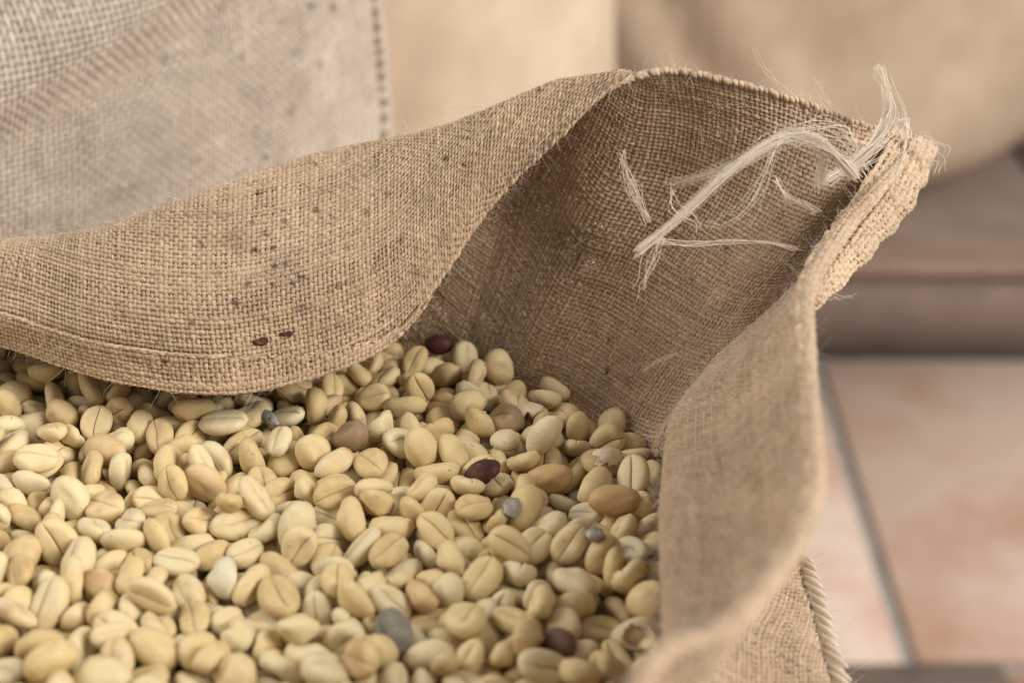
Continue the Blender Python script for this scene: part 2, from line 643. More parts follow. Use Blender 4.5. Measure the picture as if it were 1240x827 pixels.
# arc length from the edge downwards, per column
rev = DENSE[:, ::-1]
seg = np.linalg.norm(np.diff(rev, axis=1), axis=2)
ARC = np.concatenate([np.zeros((len(tt), 1)), np.cumsum(seg, 1)], 1)
LIM = np.zeros(len(tt))
for c in range(len(tt)):
    if tt[c] <= 23.6:
        z = rev[c, :, 2] - ZB
        far = np.nonzero(z[60:] < (-0.045 if tt[c] >= 14.5 else (-0.006 if tt[c] >= 6.0 else 0.022)))[0]
        LIM[c] = ARC[c, 60 + far[0]] if len(far) else ARC[c, 120]
LIM = np.where((tt > 28.9), 0.0, LIM)


def surf(tu, s):
    """points at column parameter tu (n,) and distance s (m,) from the edge"""
    a = (tu * DU) % len(tt)
    i = np.floor(a).astype(int)
    f = (a - i)[:, None]
    j = (i + 1) % len(tt)
    out = np.zeros((len(tu), len(s), 3))
    for k in range(len(tu)):
        for c, w_ in ((i[k], 1 - f[k, 0]), (j[k], f[k, 0])):
            for ax in range(3):
                out[k, :, ax] += w_ * np.interp(s, ARC[c], rev[c, :, ax])
    return out


def lim_at(tu):
    return np.interp(tu, tt, LIM)


PITCH_C = 0.00101
# even spacing of the warp along a line 30 mm from the edge (mixed with the edge itself)
fine_t = np.linspace(0.0, 23.6, 1600)
l1 = surf(fine_t, np.array([0.004, 0.03]))
dl = np.linalg.norm(np.diff(l1, axis=0), axis=2)
cum = np.concatenate([[0], np.cumsum(dl.mean(1))])
nu = int(cum[-1] / PITCH_C)
wt = np.interp(np.linspace(0, cum[-1], 2 * nu + 1), cum, fine_t)
nv = int(np.max(LIM) / PITCH_C) + 1
ss = np.arange(2 * nv + 1) * PITCH_C / 2
G = surf(wt, ss)
MASK = ss[None] <= lim_at(wt)[:, None]
print('weave', nu, nv, MASK.sum() / 4, time.time() - T0)

sack_loc = (CEN[0], CEN[1], 0.0)
sack = empty('open_coffee_sack', sack_loc,
             label='open brown burlap sack with folded mouth, full of pale coffee beans', category='sack')

spots = [(285, 366, 5, .9, 1), (300, 345, 4, .8, 1), (331, 300, 3, .8, 1), (345, 318, 4, .8, 1.3), (308, 303, 3.5, .8, 1.5), (333, 322, 4, .9, 1.3),
         (365, 335, 3.5, .9, 1.5), (354, 343, 3, .9, 1.2), (243, 297, 4, .6, 1), (313, 235, 3, .8, 1), (305, 270, 3.5, .7, 1), (344, 268, 3, .7, 1.3),
         (384, 255, 3, .9, 1.4), (232, 392, 4, .7, 1), (200, 437, 3, .8, 1.3), (196, 414, 2.5, .8, 1), (219, 375, 2.5, .7, 1), (364, 372, 5, .5, 1.3),
         (485, 290, 4, .55, 1), (470, 235, 4, .5, 1), (540, 192, 3, .85, 1), (562, 200, 2.5, .95, 1), (567, 166, 2.5, .9, .7), (653, 110, 2.5, .9, 1),
         (444, 257, 4, .5, 1.2), (265, 330, 3, .6, 1), (320, 385, 3, .6, 1), (420, 300, 4, .45, 1), (505, 330, 4, .4, 1.3), (520, 240, 5, .35, 1.2),
         (735, 450, 4, .85, .7), (738, 412, 3, .8, .8), (880, 300, 3, .8, 1.2), (838, 338, 3, .6, 1), (900, 175, 4, .4, 1), (855, 250, 5, .35, 1),
         (390, 230, 5, .3, 2), (290, 290, 16, .22, 1.2), (340, 330, 22, .22, 1), (300, 380, 18, .2, 1), (450, 205, 10, .2, 1.5), (690, 300, 30, .18, .6),
         (382, 199, 2, 1, 1), (330, 345, 2.5, .9, 1), (278, 350, 2.5, .8, 1), (322, 283, 3, .8, 1.6), (410, 345, 3, .5, 1), (150, 380, 3, .5, 1)]
V, F, at = weave(G, MASK, 0.00049, 0.00031, 0.00022, sides=4, seed=3, jit=.13)
at['stain'] = stain_at(V, spots)
cloth = under(obj('mouth_cloth', np_mesh('mouth_cloth', V, F, True, at), M_jute, kind='stuff'), sack)
print('weave faces', len(F), time.time() - T0)

# hem: the folded-in double layer along the flap's edge, a stitch line where it ends
DG = np.gradient(G, axis=0), np.gradient(G, axis=1)
NG = np.cross(DG[0], DG[1])
NG /= np.linalg.norm(NG, axis=2, keepdims=True) + 1e-12
sgn = np.sign((NG * (np.array([0, 0, ZB + ZC]) - G)).sum(2))[:, :1, None]
sgn = np.where(sgn == 0, 1, sgn)
sgn = np.median(sgn[: int(len(wt) * 0.3)])
hw = int(np.searchsorted(wt, 6.6)) // 2 * 2 + 1
nh = 17
hem_s = np.minimum(nh, 1 + 30 * np.clip((6.6 - wt[:hw]) / 6.6, 0, 1))
Gh = G[:hw, :nh] + NG[:hw, :nh] * sgn * 0.0009
Mh = np.arange(nh)[None] <= hem_s[:, None]
V, F, at = weave(Gh, Mh, 0.00051, 0.00034, 0.00021, sides=5, seed=9, jit=0.16, tint_base=0.52)
at['stain'] = stain_at(V, spots)
under(obj('hem', np_mesh('hem', V, F, True, at), M_jute, kind='stuff'), sack)

parts = []
lineP = np.array([G[k, min(int(hem_s[k]), nh - 1)] + NG[k, 6] * sgn * 0.0013 for k in range(hw)])
for k in range(2, hw - 4, 4):
    a, b = lineP[k], lineP[k + 3]
    d = (b - a) * 0.5
    nn = NG[k, 8] * sgn
    sd = np.cross(d, nn)
    sd /= np.linalg.norm(sd) + 1e-12
    if rnd.random() < .45:
        continue
    parts.append(blob((a + b) / 2 + RNG.normal(size=3) * 1.6e-4, d * rnd.uniform(.6, .95), sd * 0.00024, nn * 0.00022, tint=rnd.uniform(.6, 1.1)))
V, F, at = merge(parts)
under(obj('hem_stitching', np_mesh('hem_stitching', V, F, True, at), M_jute, kind='stuff'), sack)

# whipped edge: slanting loops of yarn over the rim
parts = []
edge = surf(wt, np.array([0.0, 0.0009]))
for k in range(0, len(wt) - 2, 2):
    c = edge[k, 0]
    tdir = edge[k + 2, 0] - edge[k, 0]
    ln = np.linalg.norm(tdir) + 1e-9
    tdir /= ln
    dn = edge[k, 1] - edge[k, 0]
    dn /= np.linalg.norm(dn) + 1e-9
    nn = np.cross(tdir, dn)
    r_ = 0.00092 * rnd.uniform(.8, 1.15)
    ax = (tdir * 0.62 + dn * 0.55 + nn * 0.2) * r_ * 1.25
    parts.append(blob(c + dn * 0.0003 + RNG.normal(size=3) * 0.00014, ax, np.cross(ax, nn) / np.linalg.norm(ax) * r_ * .8, nn * r_ * 1.15,
                      tint=np.clip(.72 + RNG.normal() * .18, 0, 1)))
V, F, at = merge(parts)
under(obj('rim_edge', np_mesh('rim_edge', V, F, True, at), M_jute, kind='stuff'), sack)

# body sheet below and beside the woven region
kk = np.linspace(0, 1, 60)
SV, SUV, ok = [], [], []
cu = np.concatenate([[0], np.cumsum(np.linalg.norm(np.diff(DENSE[:, 100], axis=0), axis=1))])
for k in range(len(tt) + 1):
    c = k % len(tt)
    s0 = max(0, LIM[c] - 0.003)
    s_ = s0 + (ARC[c, -1] - s0) * kk ** 1.5
    SV.append(np.stack([np.interp(s_, ARC[c], rev[c, :, ax]) for ax in range(3)], -1))
    uu = cu[c] if k < len(tt) else cu[-1] + (cu[1] - cu[0])
    SUV.append(np.stack([np.full(60, uu), -s_], -1))
SV = np.array(SV)
SUV = np.array(SUV)
nc = len(tt) + 1
# pull the sheet's overlap a hair inwards so it never lies in the woven layer
idx = np.arange(nc * 60).reshape(nc, 60)
F = np.stack([idx[:-1, :-1], idx[1:, :-1], idx[1:, 1:], idx[:-1, 1:]], -1).reshape(-1, 4)
me = np_mesh('sack_body', SV.reshape(-1, 3), F)
uvl = me.uv_layers.new(name='UVMap')
uvl.data.foreach_set('uv', SUV.reshape(-1, 2)[F.ravel()].astype(np.float32).ravel())
body = under(obj('sack_body', me, M_jute_sheet), sack)

# bottom panel
bot = DENSE[:, 0].copy()
bv = np.concatenate([bot, bot.mean(0, keepdims=True)])
nb = len(bot)
under(obj('bottom_panel', np_mesh('bottom_panel', bv, np.array([(k, (k + 1) % nb, nb) for k in range(nb)])), M_jute_sheet), sack)

# ------------------------------------------------------------------ seam flange at the corner of the mouth
inner_px = [(1084, 158), (1072, 182), (1047, 222), (1022, 262), (1000, 305), (984, 345)]
outer_px = [(1131, 176), (1118, 215), (1096, 258), (1062, 296), (1022, 340), (986, 372)]
inner = np.array([at_d(*p, d_) for p, d_ in zip(inner_px, np.linspace(0.392, 0.335, 6))])
outer = np.array([at_d(*p, d_) for p, d_ in zip(outer_px, np.linspace(0.395, 0.342, 6))])
nl = 2 * 44 + 1
ti = np.linspace(0, 5, nl)
ci, co = catmull(inner, ti), catmull(outer, ti)
wv_ = 2 * 8 + 1
ff = np.linspace(0, 1, wv_)
Gf = ci[:, None] * (1 - ff)[None, :, None] + co[:, None] * ff[None, :, None]
lump = (np.sin(np.linspace(0, 26, nl)) * 0.0005)[:, None] * ff[None] + noise2(nl, wv_, 9, 6) * 0.0005
# the flange is thick: it bellies towards the viewer between its two edges
belly = 0.0016 * np.sin(math.pi * np.clip(ff, 0, 1))
groove = -0.0022 * np.exp(-((ff - 0.38) / 0.10) ** 2)
tocam = np.array([-0.15, -0.82, 0.55])
Gf = Gf + tocam * (lump + belly[None] + groove[None])[..., None]
edge_w = (co - ci)
edge_w /= np.linalg.norm(edge_w, axis=1, keepdims=True)
Gf = Gf + edge_w[:, None] * ((np.sin(np.linspace(0, 40, nl)) * 0.00045)[:, None] * ff[None] ** 3)[..., None]
V1, F1, a1 = weave(Gf, np.ones(Gf.shape[:2], bool), 0.00076, 0.0005, 0.0003, sides=5, seed=21, jit=.14, tint_base=.8)  # raised tint, both layers: strong light on the corner put into the yarn colour
Gb = Gf - tocam * (0.0018 + 2 * belly)[None, :, None]
V2, F2, a2 = weave(Gb, np.ones(Gf.shape[:2], bool), 0.00076, 0.0005, 0.0003, sides=4, seed=22, jit=.14, tint_base=.8)
V, F, at = merge([(V1, F1, a1), (V2, F2, a2)])
ear = under(obj('seam_flange', np_mesh('seam_flange', V, F, True, at), M_jute, kind='stuff'), sack)
parts = []
for k in range(0, nl - 1, 2):
    d = Gf[k + 1, -1] - Gf[k, -1]
    d /= np.linalg.norm(d) + 1e-9
    parts.append(blob(Gf[k, -1] - tocam * 0.0007, d * .0009 + edge_w[k] * .0006, edge_w[k] * .0007 - d * 0.0004, tocam * 0.0016, tint=rnd.uniform(.5, .95)))
V, F, at = merge(parts)
under(obj('flange_edge', np_mesh('flange_edge', V, F, True, at), M_jute, kind='stuff'), sack)

# rolled hem lip along the right rim
lip_t = np.linspace(14.25, 23.4, 260)
L0 = surf(lip_t, np.array([0.0, 0.002, 0.006]))
lipc = L0[:, 0]
dn = L0[:, 1] - L0[:, 0]
dn /= np.linalg.norm(dn, axis=1, keepdims=True)
tg = np.gradient(lipc, axis=0)
tg /= np.linalg.norm(tg, axis=1, keepdims=True)
outw = np.cross(tg, dn)
outw *= np.sign((outw * np.array([1.0, -0.35, 0.0])).sum(1))[:, None]
rr = 0.00095 + 0.0006 * np.exp(-((lip_t - 15.2) / 1.0) ** 2)
ang = np.linspace(-0.3, math.pi * 1.25, 13)
nl2 = 2 * int(np.linalg.norm(np.diff(lipc, axis=0), axis=1).sum() / PITCH_C) + 1
rs = np.interp(np.linspace(0, 259, nl2), np.arange(260), np.arange(260))
ir = rs.astype(int).clip(0, 258)
fr = (rs - ir)[:, None]
lip = lambda a: a[ir] * (1 - fr) + a[ir + 1] * fr
lc, ld, lo_ = lip(lipc), lip(dn), lip(outw)
lr = np.interp(rs, np.arange(260), rr)
Gl = (lc[:, None] + lo_[:, None] * (lr[:, None] * (1 - np.cos(ang))[None])[..., None]
      - ld[:, None] * (lr[:, None] * np.sin(ang)[None])[..., None])
V, F, at = weave(Gl, np.ones(Gl.shape[:2], bool), 0.00056, 0.00036, 0.0002, sides=5, seed=31, tint_base=.62)
under(obj('rolled_lip', np_mesh('rolled_lip', V, F, True, at), M_jute, kind='stuff'), sack)

# braided side seam down the outside of the body
cr = [c for c in range(len(tt)) if 14 <= tt[c] <= 23]
low = np.array([[[np.interp(z, -(rev[c, 60:, 2] - ZB), rev[c, 60:, ax]) for ax in range(3)] for z in np.arange(0.006, 0.22, 0.001)] for c in cr]).reshape(-1, 3)
lpx = to_px(low)
pc = []
for py_ in range(668, 1260, 8):                      # the seam follows the outermost line of the body
    m_ = np.abs(lpx[:, 1] - py_) < 9
    xm = lpx[m_, 0].max()
    m_ &= (lpx[:, 0] > xm - 17) & (lpx[:, 0] < xm - 7)
    pc.append(low[m_][np.argmin(lpx[m_, 2])])
pc = np.array(pc)
print('seam px', to_px(pc)[:24:2].round(2).tolist(), pc[:24:4].round(3).tolist())
for _ in range(12):
    pc[1:-1] = .25 * pc[:-2] + .5 * pc[1:-1] + .25 * pc[2:]
sl = np.concatenate([[0], np.cumsum(np.linalg.norm(np.diff(pc, axis=0), axis=1))])
n_seam = int(sl[-1] / 0.0028)
pc = np.stack([np.interp(np.linspace(0, sl[-1], n_seam), sl, pc[:, ax]) for ax in range(3)], -1)
tg = np.gradient(pc, axis=0)
tg /= np.linalg.norm(tg, axis=1, keepdims=True)
view = pc - np.array([0, 0, ZB + ZC])
view /= np.linalg.norm(view, axis=1, keepdims=True)
sidev = np.cross(view, tg)
sidev /= np.linalg.norm(sidev, axis=1, keepdims=True)
parts = []
for k in range(n_seam - 1):
    for s_ in (-1, 1):
        c = pc[k] + sidev[k] * (s_ * 0.0015) - view[k] * 0.0014 + (0 if s_ > 0 else 0.5) * (pc[k + 1] - pc[k]) + RNG.normal(size=3) * .00012
        for h_ in (-1, 1):
            ax = (tg[k] * 0.95 + sidev[k] * s_ * 0.52) * 0.0030 * rnd.uniform(.85, 1.2)
            ay = np.cross(ax, view[k])
            ay = ay / np.linalg.norm(ay)
            parts.append(blob(c + ay * h_ * .00055, ax, ay * 0.00062, view[k] * 0.0008, nu=7, nv=6, tint=rnd.uniform(.1, .8)))
V, F, at = merge(parts)
under(obj('side_seam', np_mesh('side_seam', V, F, True, at), M_jute_pale, kind='stuff'), sack)

# ------------------------------------------------------------------ frayed threads
def px_path(pts, n=18):
    P = np.array([at_d(*p) for p in pts])
    return catmull(P, np.linspace(0, len(P) - 1, n))


def tuft(name, pts, nf, spread0, spread1, r, mat=None, parent=sack, curl=0.0004, n=18, short=0.0):
    base = px_path(pts, n)
    parts = []
    f = np.linspace(0, 1, n)
    for k in range(nf):
        a = RNG.normal(size=3)
        wob = np.stack([smooth_noise(n, 4) for _ in range(3)], -1) * curl
        off = a * (spread0 + spread1 * np.sin(math.pi * np.clip(f * 1.08, 0, 1)) ** 2 * .55 + spread1 * .25 * f ** 6)[:, None] + RNG.normal(size=3) * spread0 * 0.6
        L = n if RNG.random() > short else int(n * RNG.uniform(.5, .95))
        P = (base + off + wob)[:max(4, L)]
        parts.append(tube(P, r * RNG.uniform(.6, 1.3) * np.linspace(1, .55, len(P)), 4, np.clip(.6 + .2 * RNG.normal(), 0, 1)))
    V, F, at = merge(parts)
    return under(obj(name, np_mesh(name, V, F, True, at), mat or M_jute_pale), parent)


tuft('frayed_thread', [(1036, 214, .352), (1000, 178, .352), (965, 166, .352), (925, 178, .350), (875, 215, .347), (825, 262, .345), (772, 304, .343)],
     120, .00015, .0004, .00006, short=.45, curl=.0005)
tuft('frayed_thread', [(992, 226, .356), (996, 190, .354), (984, 170, .353), (950, 166, .352), (905, 192, .352), (850, 215, .354), (812, 224, .358)],
     60, .00024, .0009, .000035, short=.6, curl=.0008)
tuft('frayed_thread', [(1000, 218, .360), (1035, 196, .362), (1062, 170, .366), (1074, 140, .368), (1072, 108, .368), (1064, 82, .369)],
     80, .00016, .0005, .00006, short=.5, curl=.0005)
tuft('frayed_thread', [(1020, 206, .362), (1050, 186, .362), (1078, 158, .364), (1086, 132, .366), (1070, 96, .367)], 16, .0004, .0016, .00008, short=.4)
tuft('frayed_thread', [(1048, 205, .366), (1020, 158, .366), (985, 152, .364), (955, 160, .362)], 12, .0006, .0014, .00008, short=.4)
tuft('frayed_thread', [(783, 268, .372), (772, 240, .369), (760, 212, .366), (752, 186, .362)], 18, .00015, .0013, .0001, short=.3)
tuft('frayed_thread', [(790, 292, .348), (830, 296, .347), (880, 294, .347), (930, 296, .346), (968, 304, .345)], 4, .00012, .0003, .00009)
tuft('frayed_thread', [(942, 160, .352), (925, 215, .350), (900, 255, .350), (872, 272, .352), (850, 268, .354)], 8, .0003, .0009, .00008, short=.4)
tuft('frayed_thread', [(940, 218, .356), (955, 238, .354), (972, 246, .352), (990, 258, .350)], 5, .00015, .0004, .00009)
tuft('frayed_thread', [(815, 228, .358), (818, 250, .358), (842, 268, .358), (850, 280, .36)], 5, .0002, .0006, .00009)
tuft('frayed_thread', [(800, 290, .346), (792, 312, .346), (784, 330, .346), (776, 352, .347)], 9, .0003, .0013, .00007, short=.4)
tuft('frayed_thread', [(1085, 150, .366), (1096, 148, .365), (1100, 165, .364), (1094, 190, .363), (1088, 215, .362)], 7, .0002, .0004, .00011)
tuft('frayed_thread', [(1108, 172, .384), (1122, 180, .384), (1130, 192, .384), (1126, 214, .384)], 14, .0009, .0013, .00008, short=.5)
tuft('frayed_thread', [(990, 352, .338), (1004, 360, .338), (1016, 362, .339), (1030, 358, .34)], 5, .0004, .0012, .00006, short=.4)
tuft('frayed_thread', [(778, 448, .352), (792, 441, .345), (806, 434, .338), (822, 427, .33)], 3, .0001, .0002, .00006, curl=.00015)
tuft('frayed_thread', [(985, 140, .39), (950, 110, .386), (925, 85, .384), (915, 60, .382)], 3, .0003, .0008, .00006)
tuft('frayed_thread', [(1006, 128, .392), (996, 112, .39), (988, 96, .388)], 3, .0002, .0006, .00005)

# fuzz: short loose fibres standing off the cloth
parts = []
iv, jv = np.nonzero(MASK[:, :])
pick = RNG.choice(len(iv), 9000)
for k in pick:
    i, j = iv[k], jv[k]
    if wt[i] < 10 and ss[j] > 0.075:
        continue
    p = G[i, j]
    sg = 1 if RNG.random() < .5 else -1
    nn = NG[i, j] * sg
    L = RNG.uniform(.0012, .0042) * (1.5 if RNG.random() < .12 else 1)
    d = nn * RNG.uniform(.15, .9) + RNG.normal(size=3) * .55
    d /= np.linalg.norm(d)
    b = RNG.normal(size=3) * .5
    f = np.linspace(0, 1, 5)[:, None]
    P = p + nn * .0003 + d * L * f + b * L * f ** 2
    parts.append(tube(P, .000028 * np.linspace(1.2, .5, 5), 3, RNG.uniform(.3, 1)))
for k in range(420):                      # along the outer seam and the edges
    q = pc[RNG.integers(0, min(58, n_seam))]
    d = RNG.normal(size=3)
    d /= np.linalg.norm(d)
    f = np.linspace(0, 1, 6)[:, None]
    P = q + d * RNG.uniform(.002, .0055) * f + RNG.normal(size=3) * .0018 * f ** 2
    parts.append(tube(P, .00003 * np.linspace(1.2, .5, 6), 3, RNG.uniform(.4, 1)))
for k in range(900):
    e = edge[RNG.integers(0, len(edge)), 0]
    d = RNG.normal(size=3)
    d /= np.linalg.norm(d)
    f = np.linspace(0, 1, 5)[:, None]
    P = e + d * RNG.uniform(.001, .004) * f + RNG.normal(size=3) * .0012 * f ** 2
    parts.append(tube(P, .000028 * np.linspace(1.2, .5, 5), 3, RNG.uniform(.4, 1)))
V, F, at = merge(parts)
under(obj('fuzz', np_mesh('fuzz', V, F, True, at), M_jute_pale, kind='stuff'), sack)
print('sack done', time.time() - T0)


# ------------------------------------------------------------------ sacks behind
def sack_profile(h, r):
    """(z, radius) rings for a filled sack standing on its base with a gathered top"""
    return [(0.0, 0.80 * r), (0.012, 0.90 * r), (0.05, 0.985 * r), (0.14, 1.03 * r), (0.5 * h, 1.03 * r), (0.78 * h, 1.0 * r), (0.92 * h, 0.95 * r), (h, 0.90 * r)]


def back_sack(name, cx, cy, z0, r, h, mat, label, wob=0.006, seed=3, top_fn=None, squash=1.0):
    rg = np.random.default_rng(seed)
    e = empty(name, (cx, cy, z0), label=label, category='sack')
    pr = np.array(sack_profile(h, r))
    m = 70
    zz = catmull(pr, np.linspace(0, len(pr) - 1, m))
    na = 120
    a = np.linspace(0, 2 * math.pi, na, endpoint=False)
    und = noise2(na, m, 14, 12, rg)
    fade = np.clip(np.minimum(np.arange(na), na - np.arange(na)) / 10, 0, 1)[:, None]
    R = zz[:, 1][None] + und * wob * fade
    if top_fn is not None:
        R = R + top_fn(a[:, None], zz[:, 0][None] + z0)
    P = np.stack([cx + R * np.cos(a)[:, None], cy + R * np.sin(a)[:, None] * squash, z0 + np.broadcast_to(zz[:, 0][None], R.shape)], -1)
    idx = np.arange(na * m).reshape(na, m)
    j = np.roll(idx, -1, 0)
    F = np.stack([idx[:, :-1], j[:, :-1], j[:, 1:], idx[:, 1:]], -1).reshape(-1, 4)
    me = np_mesh('sack_body', P.reshape(-1, 3), F)
    uvl = me.uv_layers.new(name='UVMap')
    U = np.stack([np.broadcast_to((a * r)[:, None], R.shape), P[..., 2]], -1).reshape(-1, 2)
    luv = U[F.ravel()].reshape(-1, 4, 2).copy()
    w2 = 2 * math.pi * r
    wrapf = (luv[:, :, 0].max(1) - luv[:, :, 0].min(1)) > w2 / 2
    luv[wrapf, :, 0] = np.where(luv[wrapf, :, 0] < w2 / 2, luv[wrapf, :, 0] + w2, luv[wrapf, :, 0])
    uvl.data.foreach_set('uv', luv.astype(np.float32).ravel())
    under(obj('sack_body', me, mat), e)
    # gathered top: cloth drawn in over the filling
    ring = P[:, -1]
    k = 10
    cen = np.array([cx, cy, z0 + h + 0.02])
    fr_ = np.linspace(0, 1, k)
    pleat = 1 + 0.05 * np.sin(a * 17)[:, None] * np.sin(fr_ * math.pi)[None]
    Tp = cen + (ring - cen)[:, None] * ((1 - fr_ * 0.93)[None] * pleat)[..., None]
    Tp[..., 2] = ring[:, None, 2] + (0.035 * np.sin(fr_ * math.pi * .6))[None]
    idx = np.arange(na * k).reshape(na, k)
    j = np.roll(idx, -1, 0)
    F2 = np.stack([idx[:, :-1], j[:, :-1], j[:, 1:], idx[:, 1:]], -1).reshape(-1, 4)
    me2 = np_mesh('gathered_top', Tp.reshape(-1, 3), F2)
    u2 = me2.uv_layers.new(name='UVMap')
    u2.data.foreach_set('uv', Tp.reshape(-1, 3)[F2.ravel()][:, :2].astype(np.float32).ravel())
    under(obj('gathered_top', me2, mat), e)
    return e, P


# grey sack just behind, coarse weave seen close
S1C, S1R, S1H = (-0.2057, 0.577), 0.156, 0.52


def s1_radius(a, z):
    """ridge and hollow of a fold running up across its front"""
    x = S1C[0] + S1R * np.cos(a)
    # fold line on the front of the sack, rising to the right
    zl = ZB + 0.026 + 0.35 * (x + 0.148)
    s = z - zl
    front = np.clip(-np.sin(a) * 3, 0, 1)
    return front * (0.0065 * np.exp(-((s - 0.004) / 0.010) ** 2) - 0.002 * np.exp(-((s + 0.014) / 0.010) ** 2)
                    - 0.024 / (1 + np.exp(-(s - 0.020) / 0.0032)))


e1, P1 = back_sack('filled_burlap_sack', S1C[0], S1C[1], 0.0, S1R, S1H, M_grey_sheet,
                   'greyish coarse burlap sack standing right behind the folded flap of the open sack', 0.001, 5, s1_radius)
# coarse yarns over the part of the front that faces the mouth of the open sack
pr = np.array(sack_profile(S1H, S1R))
p1 = 0.0016
a0, a1_ = math.radians(-112), math.radians(14)
nu1 = int((a1_ - a0) * S1R / p1)
z_lo, z_hi = ZB - 0.055, ZB + 0.075
nv1 = int((z_hi - z_lo) / p1)
aa = np.linspace(a0, a1_, 2 * nu1 + 1)
zz1 = np.linspace(z_lo, z_hi, 2 * nv1 + 1)
dense = catmull(pr, np.linspace(0, len(pr) - 1, 400))
rz = np.interp(zz1, dense[:, 0], dense[:, 1])
sk = 0.10 * (zz1 - ZB)                               # threads hang a little askew
R1 = rz[None] + s1_radius(aa[:, None], zz1[None]) + 0.0042
A1 = aa[:, None] + (0.9 * (zz1 - ZB))[None]
Z1 = zz1[None] + 0.05 * (aa[:, None] + 1.2) * 0.3
G1 = np.stack([S1C[0] + R1 * np.cos(A1), S1C[1] + R1 * np.sin(A1), np.broadcast_to(Z1, R1.shape)], -1)
V, F, at = weave(G1, np.ones(R1.shape, bool), 0.00068, 0.00042, 0.00036, sides=4, seed=41, jit=.035, vary=.35)
at['stain'] = stain_at(V, [(376, 7, 4.3, 0.75, 1), (404, 10, 5.0, 0.60, .8), (292, 70, 3.7, 0.52, .8), (388, 80, 6.2, 0.38, .5), (322, 190, 3.7, 0.60, 1), (353, 137, 4.3, 0.45, .8),
                           (310, 160, 7.4, 0.26, .7), (198, 73, 4.3, 0.38, 1), (207, 223, 2.5, 0.45, 1), (358, 65, 6.2, 0.30, 1.2), (60, 17, 3.7, 0.45, 2), (84, 3, 2.5, 0.75, 1.4),
                           (300, 110, 9.9, 0.17, 1), (335, 175, 8.7, 0.22, 1), (250, 60, 6.2, 0.15, 1), (100, 150, 5.6, 0.22, 1)])
under(obj('front_cloth', np_mesh('front_cloth', V, F, True, at), M_grey_yarn, kind='stuff'), e1)
# its side seam: dark stitches standing on the right hand edge
parts = []
g1 = G1.reshape(-1, 3)
g1px = to_px(g1)
for y_ in np.arange(-40, 240, 9.5):
    m_ = np.abs(g1px[:, 1] - y_) < 6
    if not m_.any():
        continue
    xm = g1px[m_, 0].max()
    m_ &= (g1px[:, 0] > xm - 12) & (g1px[:, 0] < xm - 3)
    c = g1[m_][np.argmin(g1px[m_, 2])] + np.array([0, -.0012, 0]) + RNG.normal(size=3) * .0002
    ax = np.array([0.0026, 0.0, 0.0012])
    parts.append(blob(c, ax, np.array([-.0005, 0, .0012]), np.array([0, .0014, 0]), tint=rnd.uniform(-.6, 0)))
V, F, at = merge(parts)
under(obj('side_seam', np_mesh('side_seam', V, F, True, at), M_jute, kind='stuff'), e1)

def tan_folds(a, z):
    return .0022 * np.sin(9 * a + 14 * z) * np.clip(1.2 - np.abs(a - 4.9), 0, 1) + .0012 * np.sin(31 * a - 60 * z)


def brown_folds(a, z):
    d = (a - 4.15) * .285 + .55 * (z - .30)
    return (.010 * np.exp(-(d / .016) ** 2) - .008 * np.exp(-((d - .035) / .014) ** 2) + .007 * np.exp(-((d - .075) / .018) ** 2)
            - .004 * np.exp(-((d - .115) / .02) ** 2))


back_sack('filled_burlap_sack', -0.1, 0.925, 0.0, 0.152, 0.50, M_tan_sheet,
          'smooth light tan burlap sack between the greyish sack and the wide brown sack', 0.002, 8, tan_folds)
back_sack('filled_burlap_sack', 0.2, 1.45, HS, 0.285, 0.62, M_brown_sheet,
          'wide brown burlap sack standing on the raised step', 0.006, 13, brown_folds)

# ------------------------------------------------------------------ coffee beans: shapes
BV = [-1, -.9, -.72, -.5, -.3, -.15, -.075, -.03, 0, .03, .075, .15, .3, .5, .72, .9, 1]


